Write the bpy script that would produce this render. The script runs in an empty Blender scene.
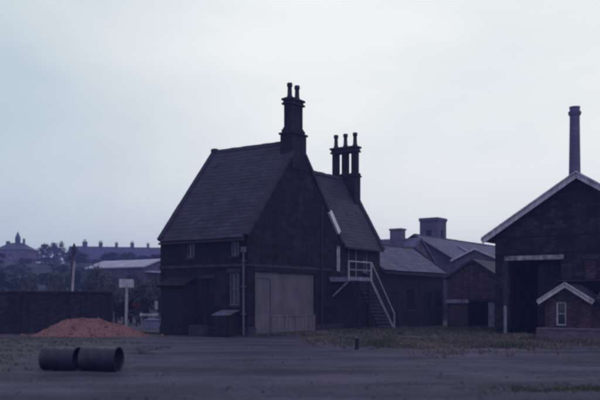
import bpy, bmesh, math, random
from mathutils import Vector, Matrix, noise as mnoise
random.seed(7)
S = bpy.context.scene
COL = S.collection
R = math.radians

# ------------------------------------------------------------------ camera
cam_d = bpy.data.cameras.new('camera')
cam = bpy.data.objects.new('camera', cam_d)
COL.objects.link(cam)
cam.location = (0, 0, 1.6)
cam.rotation_euler = (R(90), 0, 0)
cam_d.sensor_width = 36.0
cam_d.lens = 50.0
cam_d.shift_y = 102.0 / 600.0
cam_d.clip_start = 0.1
cam_d.clip_end = 3000
cam_d.dof.use_dof = True
cam_d.dof.focus_distance = 44.0
cam_d.dof.aperture_fstop = 0.7
S.camera = cam

# ------------------------------------------------------------------ sky, sun, exposure
SUN_EL, SUN_ROT = R(38), R(150)
W = bpy.data.worlds.new("World")
S.world = W
W.use_nodes = True
nt = W.node_tree
nt.nodes.clear()
N = nt.nodes.new
out = N('ShaderNodeOutputWorld')
bg = N('ShaderNodeBackground')
bg.inputs['Strength'].default_value = 0.1
sky = N('ShaderNodeTexSky')
sky.sky_type = 'NISHITA'
sky.sun_disc = False
sky.sun_elevation = SUN_EL
sky.sun_rotation = SUN_ROT
sky.dust_density = 2.5
tc = N('ShaderNodeTexCoord')
mp = N('ShaderNodeMapping')
mp.inputs['Scale'].default_value = (1.0, 1.0, 2.3)
mp.inputs['Location'].default_value = (3.25, 1.4, 0.3)
n1 = N('ShaderNodeTexNoise')
n1.inputs['Scale'].default_value = 2.1
n1.inputs['Detail'].default_value = 5
n1.inputs['Roughness'].default_value = 0.52
n1.inputs['Distortion'].default_value = 0.35
cr = N('ShaderNodeValToRGB')
cr.color_ramp.elements[0].position = 0.30
cr.color_ramp.elements[0].color = (6.1, 7.1, 7.65, 1)
cr.color_ramp.elements[1].position = 0.56
cr.color_ramp.elements[1].color = (10.1, 10.35, 9.95, 1)
mx = N('ShaderNodeMix')
mx.data_type = 'RGBA'
mx.inputs['Factor'].default_value = 0.93
L = nt.links.new
L(tc.outputs['Generated'], mp.inputs['Vector'])
L(mp.outputs['Vector'], n1.inputs['Vector'])
sxyz = N('ShaderNodeSeparateXYZ')          # the cloud is thicker and bluer towards the left
L(tc.outputs['Generated'], sxyz.inputs['Vector'])
gx = N('ShaderNodeMapRange')
gx.interpolation_type = 'SMOOTHSTEP'
gx.inputs['From Min'].default_value = -0.42
gx.inputs['From Max'].default_value = 0.05
gx.inputs['To Min'].default_value = 0.10
gx.inputs['To Max'].default_value = 0.33
L(sxyz.outputs['X'], gx.inputs['Value'])
sm = N('ShaderNodeMath')
sm.operation = 'MULTIPLY_ADD'
L(n1.outputs['Fac'], sm.inputs[0])
sm.inputs[1].default_value = 0.40
L(gx.outputs['Result'], sm.inputs[2])
L(sm.outputs[0], cr.inputs['Fac'])
L(sky.outputs['Color'], mx.inputs['A'])
L(cr.outputs['Color'], mx.inputs['B'])
L(mx.outputs['Result'], bg.inputs['Color'])
L(bg.outputs['Background'], out.inputs['Surface'])

sun_d = bpy.data.lights.new('sun', 'SUN')
sun = bpy.data.objects.new('sun', sun_d)
COL.objects.link(sun)
sun_d.energy = 0.5
sun_d.angle = R(20)
sun_d.color = (1.0, 0.95, 0.88)
# nishita: rotation 0 = +Y, clockwise seen from above
sdir = Vector((math.sin(SUN_ROT) * math.cos(SUN_EL), math.cos(SUN_ROT) * math.cos(SUN_EL), math.sin(SUN_EL)))
sun.rotation_euler = sdir.to_track_quat('Z', 'Y').to_euler()
sun.location = sdir * 60

vs = S.view_settings
vs.view_transform = 'Standard'
vs.look = 'None'
vs.exposure = 0.0
vs.gamma = 1.0
vs.use_curve_mapping = False
S.cycles.use_denoising = True
S.cycles.max_bounces = 6
S.cycles.volume_bounces = 0
S.cycles.pixel_filter_type = 'BLACKMAN_HARRIS'
S.cycles.filter_width = 2.8

# ------------------------------------------------------------------ helpers
TH = R(34.5)
CA, SA = math.cos(TH), math.sin(TH)


def smooth(x):
    x = max(0.0, min(1.0, x))
    return x * x * (3 - 2 * x)


class MB:
    """collects polygons; build() links them as one mesh object"""

    def __init__(self):
        self.v, self.f = [], []

    def poly(self, pts):
        i = len(self.v)
        self.v += [tuple(p) for p in pts]
        self.f.append(tuple(range(i, i + len(pts))))
        return self

    def box(self, x0, x1, y0, y1, z0, z1):
        i = len(self.v)
        self.v += [(x, y, z) for z in (z0, z1) for y in (y0, y1) for x in (x0, x1)]
        for q in ((0, 2, 3, 1), (4, 5, 7, 6), (0, 1, 5, 4), (2, 6, 7, 3), (0, 4, 6, 2), (1, 3, 7, 5)):
            self.f.append(tuple(i + k for k in q))
        return self

    def bbox(self, x0, x1, y0, y1, z0, z1, c=0.02):
        """box whose top edges are chamfered"""
        i = len(self.v)
        self.v += [(x, y, z0) for y in (y0, y1) for x in (x0, x1)]
        self.v += [(x, y, z1 - c) for y in (y0, y1) for x in (x0, x1)]
        self.v += [(x, y, z1) for y in (y0 + c, y1 - c) for x in (x0 + c, x1 - c)]
        for q in ((0, 2, 3, 1), (8, 9, 11, 10)):
            self.f.append(tuple(i + k for k in q))
        for o in (0, 4):
            for q in ((0, 1, 5, 4), (2, 6, 7, 3), (0, 4, 6, 2), (1, 3, 7, 5)):
                self.f.append(tuple(i + o + k for k in q))
        return self

    def bar(self, p, q, w, h, up=(0, 0, 1)):
        """rectangular bar from p to q, w across, h along up"""
        p, q, up = Vector(p), Vector(q), Vector(up)
        d = (q - p).normalized()
        s = d.cross(up)
        if s.length < 1e-4:
            s = d.cross(Vector((1, 0, 0)))
        s.normalize()
        u = s.cross(d).normalized()
        i = len(self.v)
        for e in (p, q):
            for a, b in ((-1, -1), (1, -1), (1, 1), (-1, 1)):
                self.v.append(tuple(e + s * (a * w / 2) + u * (b * h / 2)))
        for k in range(4):
            self.f.append((i + k, i + (k + 1) % 4, i + 4 + (k + 1) % 4, i + 4 + k))
        self.f.append((i + 3, i + 2, i + 1, i))
        self.f.append((i + 4, i + 5, i + 6, i + 7))
        return self

    def lathe(self, c, axis, prof, n=20, cap0=True, cap1=True):
        """prof: (distance along axis, radius)"""
        c, axis = Vector(c), Vector(axis).normalized()
        e = axis.cross(Vector((0, 0, 1)))
        if e.length < 1e-3:
            e = Vector((1, 0, 0))
        e.normalize()
        g = axis.cross(e)
        i = len(self.v)
        for d, r in prof:
            for k in range(n):
                t = 2 * math.pi * k / n
                self.v.append(tuple(c + axis * d + (e * math.cos(t) + g * math.sin(t)) * r))
        for j in range(len(prof) - 1):
            for k in range(n):
                k2 = (k + 1) % n
                self.f.append((i + j * n + k, i + j * n + k2, i + (j + 1) * n + k2, i + (j + 1) * n + k))
        if cap0:
            self.f.append(tuple(i + k for k in reversed(range(n))))
        if cap1:
            self.f.append(tuple(i + (len(prof) - 1) * n + k for k in range(n)))
        return self

    def wall(self, p0, p1, z0, z1, holes=(), reveal=0.16, apex=None):
        """vertical wall, outward side to the right of p0->p1, with rectangular openings (u0,u1,v0,v1) and their reveals"""
        p0, p1 = Vector((*p0, 0)), Vector((*p1, 0))
        d = p1 - p0
        ln = d.length
        d.normalize()
        nrm = Vector((d.y, -d.x, 0))

        def P(u, z, dep=0.0):
            q = p0 + d * u - nrm * dep
            return (q.x, q.y, z)
        us = sorted({0.0, ln, *[h[0] for h in holes], *[h[1] for h in holes]})
        zs = sorted({z0, z1, *[h[2] for h in holes], *[h[3] for h in holes]})
        for a, b in zip(us, us[1:]):
            for c, e in zip(zs, zs[1:]):
                um, zm = (a + b) / 2, (c + e) / 2
                if any(h[0] < um < h[1] and h[2] < zm < h[3] for h in holes):
                    continue
                self.poly([P(a, c), P(b, c), P(b, e), P(a, e)])
        for u0, u1, v0, v1 in holes:
            r = reveal
            self.poly([P(u0, v0), P(u0, v1), P(u0, v1, r), P(u0, v0, r)])
            self.poly([P(u1, v1), P(u1, v0), P(u1, v0, r), P(u1, v1, r)])
            self.poly([P(u0, v1), P(u1, v1), P(u1, v1, r), P(u0, v1, r)])
            self.poly([P(u1, v0), P(u0, v0), P(u0, v0, r), P(u1, v0, r)])
        if apex:
            self.poly([P(0, z1), P(ln, z1), P(apex[0], apex[1])])
        return self

    def slope(self, e0, e1, r0, r1, courses=14, lip=0.013, thick=0.1):
        """roof slope from eaves e0-e1 to ridge r0-r1: a slab carrying overlapping courses"""
        e0, e1, r0, r1 = map(Vector, (e0, e1, r0, r1))
        n = (e1 - e0).cross(r0 - e0).normalized()
        if n.z < 0:
            n = -n
        i = len(self.v)
        for o in (-thick, 0.0):
            for p in (e0, e1, r1, r0):
                self.v.append(tuple(p + n * o))
        for q in ((3, 2, 1, 0), (0, 1, 5, 4), (1, 2, 6, 5), (2, 3, 7, 6), (3, 0, 4, 7)):
            self.f.append(tuple(i + k for k in q))
        nseg = max(1, min(10, int((e1 - e0).length / .9))) if courses > 3 else 1
        rs = random.Random(len(self.v) + courses)
        ph = rs.uniform(0, 50)

        def pt(t, q, o):
            p = e0.lerp(e1, q).lerp(r0.lerp(r1, q), t)
            sag = .045 * (mnoise.noise((q * 3.1 + ph, t * 2.3, ph)) + .35) * math.sin(math.pi * q) if nseg > 1 else 0
            return p + n * (o + .05 - sag) if nseg > 1 else p + n * o
        for c in range(courses):
            t0, t1 = c / courses, (c + 1) / courses
            for k in range(nseg):
                q0, q1 = k / nseg, (k + 1) / nseg
                j0, j1 = lip * rs.uniform(.6, 1.3), lip * rs.uniform(.6, 1.3)
                self.poly([pt(t0, q0, j0), pt(t0, q1, j1), pt(t1, q1, .002), pt(t1, q0, .002)])
                self.poly([pt(t0, q0, -.06), pt(t0, q1, -.06), pt(t0, q1, j1), pt(t0, q0, j0)])
            for q in (0, 1):
                self.poly([pt(t0, q, -.06), pt(t0, q, lip), pt(t1, q, .002), pt(t1, q, -.06)])
        if nseg > 1:            # a few slipped and patched slates
            sl = (r0 - e0).length
            for k in range(int(sl * (e1 - e0).length * .35)):
                q, t = rs.uniform(.04, .96), rs.uniform(.03, .93)
                w_, h_ = .16 / (e1 - e0).length, .2 / sl
                o = .02 + rs.uniform(0, .012)
                self.poly([pt(t, q - w_, o), pt(t - .1 * h_ * rs.random(), q + w_, o), pt(t + h_, q + w_, o), pt(t + h_, q - w_, o)])
        return self

    def mesh(self, name, mat=None, smooth_=False):
        me = bpy.data.meshes.new(name)
        me.from_pydata(self.v, [], self.f)
        uv = me.uv_layers.new(name='uv')
        co = [Vector(v) for v in self.v]
        data = [0.0] * (2 * len(me.loops))
        li = 0
        for p in me.polygons:
            n = p.normal
            if abs(n.z) > 0.95:
                ux, vx = Vector((1, 0, 0)), Vector((0, 1, 0))
            else:
                ux = Vector((-n.y, n.x, 0)).normalized()
                vx = n.cross(ux)
                if vx.z < 0:
                    vx = -vx
            for k in p.vertices:
                data[2 * li] = co[k].dot(ux)
                data[2 * li + 1] = co[k].dot(vx)
                li += 1
        uv.data.foreach_set('uv', data)
        if smooth_:
            me.polygons.foreach_set('use_smooth', [True] * len(me.polygons))
        if mat:
            me.materials.append(mat)
        me.update()
        return me

    def build(self, name, mat, parent=None, smooth_=False):
        return link(name, self.mesh(name, mat, smooth_), parent)


def link(name, me, parent=None, loc=None, rz=0.0):
    o = bpy.data.objects.new(name, me)
    COL.objects.link(o)
    if parent:
        o.parent = parent
    if loc is not None:
        o.location = loc
    if rz:
        o.rotation_euler = (0, 0, rz)
    return o


def tag(o, label=None, cat=None, group=None, kind=None):
    for k, v in (('label', label), ('category', cat), ('group', group), ('kind', kind)):
        if v:
            o[k] = v
    return o


def thing(name, label, cat, loc, rz=0.0, group=None):
    o = link(name, None, None, loc, rz)
    o.empty_display_size = 0.5
    return tag(o, label, cat, group)


def px(x, Y):
    """ground X of picture column x (of 600) at depth Y"""
    return (x - 300) / 833.0 * Y


def pz(y, Y):
    """height of picture row y (of 400) at depth Y"""
    return 1.6 + (302 - y) * Y / 833.0


# ------------------------------------------------------------------ materials
def nodes(name):
    m = bpy.data.materials.new(name)
    m.use_nodes = True
    t = m.node_tree
    b = t.nodes['Principled BSDF']
    return m, t, b


TINT = (.56, .56, 1.07)     # the old slide sees soot, slate and brick as blue-black


def tint(c, k=TINT):
    return tuple(min(.9, a * b) for a, b in zip(c, k))


def mat(name, c1, c2, scale=1.2, rough=0.85, bump=0.3, fine=22, brick=None, mortar=None, island=0.0, spec=0.1, metal=0.0, streak=0.0, vary=.28):
    c1, c2 = tint(c1), tint(c2)
    m, t, b = nodes(name)
    nn, ll = t.nodes.new, t.links.new
    tcn = nn('ShaderNodeTexCoord')
    a = nn('ShaderNodeTexNoise')
    a.inputs['Scale'].default_value = scale
    a.inputs['Detail'].default_value = 8
    a.inputs['Roughness'].default_value = 0.62
    ll(tcn.outputs['Object'], a.inputs['Vector'])
    r = nn('ShaderNodeValToRGB')
    r.color_ramp.elements[0].position = 0.34
    r.color_ramp.elements[0].color = (*c1, 1)
    r.color_ramp.elements[1].position = 0.68
    r.color_ramp.elements[1].color = (*c2, 1)
    ll(a.outputs['Fac'], r.inputs['Fac'])
    colr = r.outputs['Color']
    f = nn('ShaderNodeTexNoise')
    f.inputs['Scale'].default_value = fine
    f.inputs['Detail'].default_value = 5
    ll(tcn.outputs['Object'], f.inputs['Vector'])
    hgt = f.outputs['Fac']
    if streak:
        mpn = nn('ShaderNodeMapping')
        mpn.inputs['Scale'].default_value = (5, 5, 0.35)
        ll(tcn.outputs['Object'], mpn.inputs['Vector'])
        s = nn('ShaderNodeTexNoise')
        s.inputs['Scale'].default_value = 1.0
        s.inputs['Detail'].default_value = 4
        ll(mpn.outputs['Vector'], s.inputs['Vector'])
        mr = nn('ShaderNodeMapRange')
        mr.inputs['From Min'].default_value = 0.35
        mr.inputs['From Max'].default_value = 0.65
        mr.inputs['To Min'].default_value = 1 - streak
        mr.inputs['To Max'].default_value = 1 + streak
        ll(s.outputs['Fac'], mr.inputs['Value'])
        mm = nn('ShaderNodeMix')
        mm.data_type = 'RGBA'
        mm.blend_type = 'MULTIPLY'
        mm.inputs['Factor'].default_value = 1
        ll(colr, mm.inputs['A'])
        ll(mr.outputs['Result'], mm.inputs['B'])
        colr = mm.outputs['Result']
    if brick:
        k = nn('ShaderNodeTexBrick')
        k.inputs['Scale'].default_value = 1.0
        k.inputs['Brick Width'].default_value = brick[0]
        k.inputs['Row Height'].default_value = brick[1]
        k.inputs['Mortar Size'].default_value = brick[2]
        k.inputs['Mortar Smooth'].default_value = 0.3
        k.inputs['Bias'].default_value = -0.2
        k.inputs['Color1'].default_value = (1 - vary, 1 - vary, 1 - vary, 1)
        k.inputs['Color2'].default_value = (1 + vary * 1.3, 1 + vary * 1.1, 1 + vary, 1)
        mo = mortar or (0.8, 0.8, 0.85)
        k.inputs['Mortar'].default_value = (*mo, 1)
        ll(tcn.outputs['UV'], k.inputs['Vector'])
        mm = nn('ShaderNodeMix')
        mm.data_type = 'RGBA'
        mm.blend_type = 'MULTIPLY'
        mm.inputs['Factor'].default_value = 1
        ll(colr, mm.inputs['A'])
        ll(k.outputs['Color'], mm.inputs['B'])
        colr = mm.outputs['Result']
        ad = nn('ShaderNodeMath')
        ad.operation = 'MULTIPLY_ADD'
        ll(k.outputs['Fac'], ad.inputs[0])
        ad.inputs[1].default_value = -0.8
        ll(f.outputs['Fac'], ad.inputs[2])
        hgt = ad.outputs[0]
    if island:
        g = nn('ShaderNodeNewGeometry')
        mr = nn('ShaderNodeMapRange')
        mr.inputs['To Min'].default_value = 1 - island
        mr.inputs['To Max'].default_value = 1 + island
        ll(g.outputs['Random Per Island'], mr.inputs['Value'])
        mm = nn('ShaderNodeMix')
        mm.data_type = 'RGBA'
        mm.blend_type = 'MULTIPLY'
        mm.inputs['Factor'].default_value = 1
        ll(colr, mm.inputs['A'])
        ll(mr.outputs['Result'], mm.inputs['B'])
        colr = mm.outputs['Result']
    ll(colr, b.inputs['Base Color'])
    b.inputs['Roughness'].default_value = rough
    b.inputs['Metallic'].default_value = metal
    b.inputs['Specular IOR Level'].default_value = spec
    if bump:
        bp = nn('ShaderNodeBump')
        bp.inputs['Strength'].default_value = bump
        bp.inputs['Distance'].default_value = 0.03
        ll(hgt, bp.inputs['Height'])
        ll(bp.outputs['Normal'], b.inputs['Normal'])
    return m


M = {}
M['soot_stone'] = mat('soot_stone', (.008, .007, .010), (.023, .020, .024), 1.1, .9, .5, 16, (.62, .28, .022), (1.15, 1.15, 1.1), streak=.3, vary=.48)
M['shed_stone'] = mat('shed_stone', (.017, .013, .016), (.048, .038, .041), 1.0, .9, .6, 14, (.40, .19, .018), (.7, .7, .8), streak=.2, vary=.55)
M['soot_brick'] = mat('soot_brick', (.015, .012, .017), (.035, .030, .035), .9, .9, .4, 20, (.23, .078, .012), (.75, .75, .85), streak=.2, vary=.45)
M['red_brick'] = mat('red_brick', (.054, .033, .034), (.100, .062, .058), .9, .9, .4, 20, (.23, .078, .012), (.75, .75, .85), streak=.2, vary=.45)
M['pink_brick'] = mat('pink_brick', (.11, .078, .075), (.19, .135, .125), 1.4, .9, .4, 20, (.23, .078, .012), (.9, .9, .95))
M['slate'] = mat('slate', (.022, .019, .030), (.042, .037, .055), .8, .62, .3, 20, (.3, .21, .008), (.8, .8, .85), spec=.12, streak=.15, island=.16)
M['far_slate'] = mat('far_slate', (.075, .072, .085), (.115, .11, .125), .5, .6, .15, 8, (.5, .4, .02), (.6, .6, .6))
M['coping'] = mat('coping', (.026, .023, .029), (.055, .048, .054), 2.2, .85, .4, 18)
M['pale_coping'] = mat('pale_coping', (.70, .66, .45), (.90, .88, .62), 3, .85, .3, 18)
M['render'] = mat('render', (.105, .090, .076), (.165, .144, .122), .9, .9, .35, 30, streak=.07)
M['render_low'] = mat('render_low', (.125, .106, .09), (.175, .15, .128), 1.4, .9, .35, 30, streak=.25)
M['white_paint'] = mat('white_paint', (.34, .31, .25), (.56, .51, .40), 3, .6, .15, 30, streak=.2)
M['grey_timber'] = mat('grey_timber', (.16, .15, .15), (.30, .28, .28), 4, .8, .3, 40, streak=.25)
M['barge'] = mat('barge', (.42, .37, .31), (.66, .59, .47), 3, .75, .3, 30, streak=.25)
M['old_paint'] = mat('old_paint', (.07, .068, .07), (.17, .16, .16), 5, .7, .2, 30, streak=.3)
M['dark_timber'] = mat('dark_timber', (.009, .008, .010), (.022, .020, .022), 3, .8, .4, 30, streak=.35)
M['black_hole'] = mat('dark_inside', (.010, .010, .012), (.02, .018, .02), 1, .95, 0)
M['glass'] = mat('glass', (.012, .013, .018), (.022, .023, .03), 1, .08, 0, spec=.5)
M['iron'] = mat('iron', (.020, .018, .020), (.045, .038, .038), 6, .6, .3, 40)
M['pot'] = mat('chimney_pot', (.035, .028, .032), (.07, .052, .05), 5, .85, .3, 30)
M['asbestos'] = mat('asbestos', (.40, .39, .31), (.54, .51, .41), .6, .8, .1, 10, streak=.1)
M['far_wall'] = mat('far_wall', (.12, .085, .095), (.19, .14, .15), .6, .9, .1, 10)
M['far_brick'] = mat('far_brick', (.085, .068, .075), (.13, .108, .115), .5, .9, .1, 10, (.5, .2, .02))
M['heap'] = mat('heap', (.165, .082, .052), (.245, .125, .078), 2.2, .95, .9, 14)
M['drum'] = mat('drum', (.008, .006, .015), (.025, .020, .042), 4.5, .5, .4, 30, spec=.25, streak=.1)
M['drum_rust'] = mat('drum_rust', (.006, .004, .008), (.014, .010, .014), 5, .9, .4, 30)
M['grass'] = mat('dry_grass', (.085, .074, .052), (.21, .172, .108), .5, .9, 0, island=.5)
M['green_grass'] = mat('green_grass', (.044, .056, .030), (.105, .115, .055), .6, .9, 0, island=.5)
M['leaf'] = mat('leaf', (.045, .058, .042), (.10, .118, .072), .25, .8, 0, island=.55)
M['leaf_dark'] = mat('leaf_dark', (.028, .040, .030), (.072, .090, .056), .4, .8, 0, island=.55)
M['leaf_red'] = mat('leaf_red', (.07, .016, .012), (.15, .035, .022), .8, .8, 0, island=.5)
M['bark'] = mat('bark', (.02, .017, .017), (.05, .042, .038), 3, .95, .5, 14)
M['gravel'] = mat('gravel', (.045, .042, .040), (.13, .12, .09), 2, .9, .2, 30, island=.6)
M['concrete'] = mat('concrete', (.24, .23, .25), (.38, .36, .39), 2, .9, .3, 20, streak=.2)


def ground_mat():
    m, t, b = nodes('cinder_yard')
    nn, ll = t.nodes.new, t.links.new
    tcn = nn('ShaderNodeTexCoord')

    def noise(sc, det=8, rough=.6, vec=None, dist=0):
        a = nn('ShaderNodeTexNoise')
        a.inputs['Scale'].default_value = sc
        a.inputs['Detail'].default_value = det
        a.inputs['Roughness'].default_value = rough
        a.inputs['Distortion'].default_value = dist
        ll(vec or tcn.outputs['Object'], a.inputs['Vector'])
        return a.outputs['Fac']

    def ramp(fac, p0, c0, p1, c1):
        r = nn('ShaderNodeValToRGB')
        r.color_ramp.elements[0].position = p0
        r.color_ramp.elements[0].color = (*c0, 1)
        r.color_ramp.elements[1].position = p1
        r.color_ramp.elements[1].color = (*c1, 1)
        ll(fac, r.inputs['Fac'])
        return r.outputs['Color']

    def mix(fac, a, c, typ='MIX'):
        x = nn('ShaderNodeMix')
        x.data_type = 'RGBA'
        x.blend_type = typ
        if isinstance(fac, float):
            x.inputs['Factor'].default_value = fac
        else:
            ll(fac, x.inputs['Factor'])
        ll(a, x.inputs['A'])
        ll(c, x.inputs['B'])
        return x.outputs['Result']
    mpn = nn('ShaderNodeMapping')          # wheel tracks run along the yard
    mpn.inputs['Rotation'].default_value = (0, 0, R(-14))
    mpn.inputs['Scale'].default_value = (.12, .75, 1)
    ll(tcn.outputs['Object'], mpn.inputs['Vector'])
    base = ramp(noise(.45, 9, .62), .33, (.028, .024, .052), .68, (.052, .044, .092))
    trk = ramp(noise(1.0, 6, .6, mpn.outputs['Vector'], .4), .36, (.55, .55, .6), .66, (1.42, 1.4, 1.36))
    c = mix(1.0, base, trk, 'MULTIPLY')
    spk = ramp(noise(9, 6, .75), .38, (.65, .65, .66), .66, (1.45, 1.42, 1.4))
    c = mix(1.0, c, spk, 'MULTIPLY')
    # verge: rough brownish grass soil on the left and along the buildings
    sx = nn('ShaderNodeSeparateXYZ')
    ll(tcn.outputs['Object'], sx.inputs['Vector'])

    def math_(op, a, bb):
        q = nn('ShaderNodeMath')
        q.operation = op
        for i, v in enumerate((a, bb)):
            if isinstance(v, (int, float)):
                q.inputs[i].default_value = v
            else:
                ll(v, q.inputs[i])
        return q.outputs[0]

    def mr(v, a, bb):
        q = nn('ShaderNodeMapRange')
        q.interpolation_type = 'SMOOTHSTEP'
        q.inputs['From Min'].default_value = a
        q.inputs['From Max'].default_value = bb
        ll(v, q.inputs['Value'])
        return q.outputs['Result']
    wob = math_('MULTIPLY', math_('SUBTRACT', noise(.35, 5), .5), 6.0)
    far = mr(math_('ADD', sx.outputs['Y'], wob), 29.5, 33.5)
    left = mr(math_('ADD', math_('MULTIPLY', sx.outputs['X'], -1.0), wob), 5.5, 8.5)
    near = math_('SUBTRACT', 1.0, mr(sx.outputs['Y'], 36, 40))
    left = math_('MULTIPLY', left, near)
    right = mr(math_('ADD', sx.outputs['X'], wob), -.5, 2.5)
    far = math_('MULTIPLY', far, right)
    grass = math_('MAXIMUM', far, math_('MULTIPLY', left, .8))
    soil = ramp(noise(1.8, 8, .7), .35, (.026, .023, .040), .68, (.062, .052, .072))
    c = mix(grass, c, soil)
    ll(c, b.inputs['Base Color'])
    rr = nn('ShaderNodeMapRange')
    rr.inputs['To Min'].default_value = .55
    rr.inputs['To Max'].default_value = .95
    ll(noise(.8), rr.inputs['Value'])
    ll(rr.outputs['Result'], b.inputs['Roughness'])
    b.inputs['Specular IOR Level'].default_value = .08
    bp = nn('ShaderNodeBump')
    bp.inputs['Strength'].default_value = .7
    bp.inputs['Distance'].default_value = .05
    ll(noise(7, 8, .7), bp.inputs['Height'])
    ll(bp.outputs['Normal'], b.inputs['Normal'])
    return m


M['ground'] = ground_mat()

# ------------------------------------------------------------------ ground and hill
def gz(x, y):
    k = smooth((y - 4) / 5) * (1 - smooth((y - 60) / 25)) * (1 - smooth((abs(x) - 30) / 10))
    d = .05 * mnoise.noise((x * .16, y * .16, 3)) + .025 * mnoise.noise((x * .7, y * .7, 9))
    d += .035 * mnoise.noise((x * .12 + y * .03, (y - x * .25) * .9, 5)) * smooth((34 - y) / 6)
    return k * d - .02


def axis(lo, hi, a, b, fine, coarse):
    v, x = [], lo
    while x < hi:
        v.append(x)
        x += fine if a <= x < b else coarse
    v.append(hi)
    return v


xs = axis(-480, 480, -30, 30, .4, 30)
ys = axis(-40, 640, 5, 56, .3, 17)
g = MB()
nx = len(xs)
for y in ys:
    for x in xs:
        g.v.append((x, y, gz(x, y)))
for j in range(len(ys) - 1):
    for i in range(nx - 1):
        g.f.append((j * nx + i, j * nx + i + 1, (j + 1) * nx + i + 1, (j + 1) * nx + i))
tag(g.build('ground', M['ground'], None, True), kind='structure')


def hz(x, y):
    a = smooth((y - 80) / 120) * 10.8 * (1 - smooth((x + 5) / 60))
    return a + .8 * mnoise.noise((x * .03, y * .03, 1)) * smooth((y - 80) / 60) - .25 * (1 - smooth((y - 70) / 20))


M['hill'] = mat('hill_grass', (.022, .030, .024), (.045, .055, .038), .06, .95, .3, 2)
h = MB()
hx = [-300 + 8 * i for i in range(51)]
hy = [66 + 8 * i for i in range(46)]
for y in hy:
    for x in hx:
        h.v.append((x, y, hz(x, y)))
for j in range(len(hy) - 1):
    for i in range(len(hx) - 1):
        h.f.append((j * 51 + i, j * 51 + i + 1, (j + 1) * 51 + i + 1, (j + 1) * 51 + i))
tag(h.build('hillside', M['hill'], None, True), kind='structure')


# ------------------------------------------------------------------ shared builders
def window(parent, p0, p1, u0, u1, v0, v1, dep=.12, bars=(1, 1), sill=True, frame_mat='white_paint', fw=.06, label=None, glass='glass'):
    """window in the wall p0->p1 (same sides as MB.wall): frame part with pane, bars and sill under it"""
    p0, p1 = Vector((*p0, 0)), Vector((*p1, 0))
    d = (p1 - p0).normalized()
    nrm = Vector((d.y, -d.x, 0))

    def P(u, z, o):
        q = p0 + d * u + nrm * o
        return Vector((q.x, q.y, z))
    o = -dep + .03
    f = MB()
    f.bar(P(u0 + fw / 2, v0, o), P(u0 + fw / 2, v1, o), .06, fw, d)
    f.bar(P(u1 - fw / 2, v0, o), P(u1 - fw / 2, v1, o), .06, fw, d)
    f.bar(P(u0 + fw, v0 + fw / 2, o), P(u1 - fw, v0 + fw / 2, o), .06, fw)
    f.bar(P(u0 + fw, v1 - fw / 2, o), P(u1 - fw, v1 - fw / 2, o), .06, fw)
    w = f.build('window', M[frame_mat], parent)
    if label:
        w['label'] = label
    g_ = MB().poly([P(u0, v0, -dep), P(u1, v0, -dep), P(u1, v1, -dep), P(u0, v1, -dep)])
    g_.build('pane', M[glass], w)
    for k in range(bars[0]):
        u = u0 + (u1 - u0) * (k + 1) / (bars[0] + 1)
        MB().bar(P(u, v0 + fw, o - .006), P(u, v1 - fw, o - .006), .035, .035, d).build('glazing_bar', M[frame_mat], w)
    for k in range(bars[1]):
        z = v0 + (v1 - v0) * (k + 1) / (bars[1] + 1)
        MB().bar(P(u0 + fw, z, o - .012), P(u1 - fw, z, o - .012), .03, .035).build('glazing_bar', M[frame_mat], w)
    if sill:
        MB().bar(P(u0 - .06, v0 - .05, -.02), P(u1 + .06, v0 - .05, -.02), .22, .1).build('sill', M['coping'], w)
    return w


def stack(parent, cx, cy, wx, wy, z0, parts, pots, mat_='soot_brick', pot_h=.8, pot_r=.115, name='chimney'):
    """chimney part: parts = list of (half-grow, z0, z1) courses; pots = list of local (x, y, z)"""
    m = MB()
    for gr, a, b in parts:
        m.bbox(cx - wx / 2 - gr, cx + wx / 2 + gr, cy - wy / 2 - gr, cy + wy / 2 + gr, a, b, .015)
    c = m.build(name, M[mat_], parent)
    for x, y, z in pots:
        p = MB().lathe((x, y, z - .05), (0, 0, 1), [(0, pot_r * 1.15), (.12, pot_r * 1.15), (.16, pot_r), (pot_h - .2, pot_r * .86), (pot_h - .19, pot_r * 1.12), (pot_h - .04, pot_r * 1.15), (pot_h, pot_r), (pot_h - .01, pot_r * .7), (pot_h - .3, pot_r * .7)], 14, True, True)
        p.build('chimney_pot', M['pot'], c, True)
    return c


def ridge_tiles(parent, p, q, n, mat_, w=.17):
    p, q = Vector(p), Vector(q)
    d = (q - p) / n
    u = d.normalized()
    s = u.cross(Vector((0, 0, 1))).normalized()
    m = MB()
    prof = [(-w, -w * .95), (-w * .55, -.02), (0, .055), (w * .55, -.02), (w, -w * .95)]
    L0, L1 = d * .01, d * .985
    i = 0
    pts = []
    for e in (L0, L1):
        pts.append([e + s * a + Vector((0, 0, b)) for a, b in prof])
    for k in range(4):
        m.poly([pts[0][k], pts[0][k + 1], pts[1][k + 1], pts[1][k]])
    for e in pts:
        m.poly(e)
    me = m.mesh('ridge_tile', M[mat_])
    for k in range(n):
        j = Vector((0, 0, random.uniform(-.012, .012)))
        link('ridge_tile', me, parent, p + d * k + j)


def verge_coping(parent, p, q, n, across, mat_, w=.28, h=.16, pale=0):
    """coping stones laid up a verge from p to q; the lowest PALE ones are whitened"""
    p, q = Vector(p), Vector(q)
    d = (q - p) / n
    u = d.normalized()
    up = Vector(across).cross(u)
    if up.z < 0:
        up = -up
    me = MB().bar(d * .012, d * .988, w, h, up).mesh('coping_stone', M[mat_])
    mp_ = MB().bar(d * .012, d * .988, w * 1.35, h * 1.7, up).mesh('coping_stone', M['pale_coping']) if pale else None
    for k in range(n):
        o = link('coping_stone', mp_ if 0 < k <= pale else me, parent, p + d * k + up * random.uniform(-.008, .008))
        if 0 < k <= pale:
            o['label'] = 'whitened coping stone low on the gable'


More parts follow.
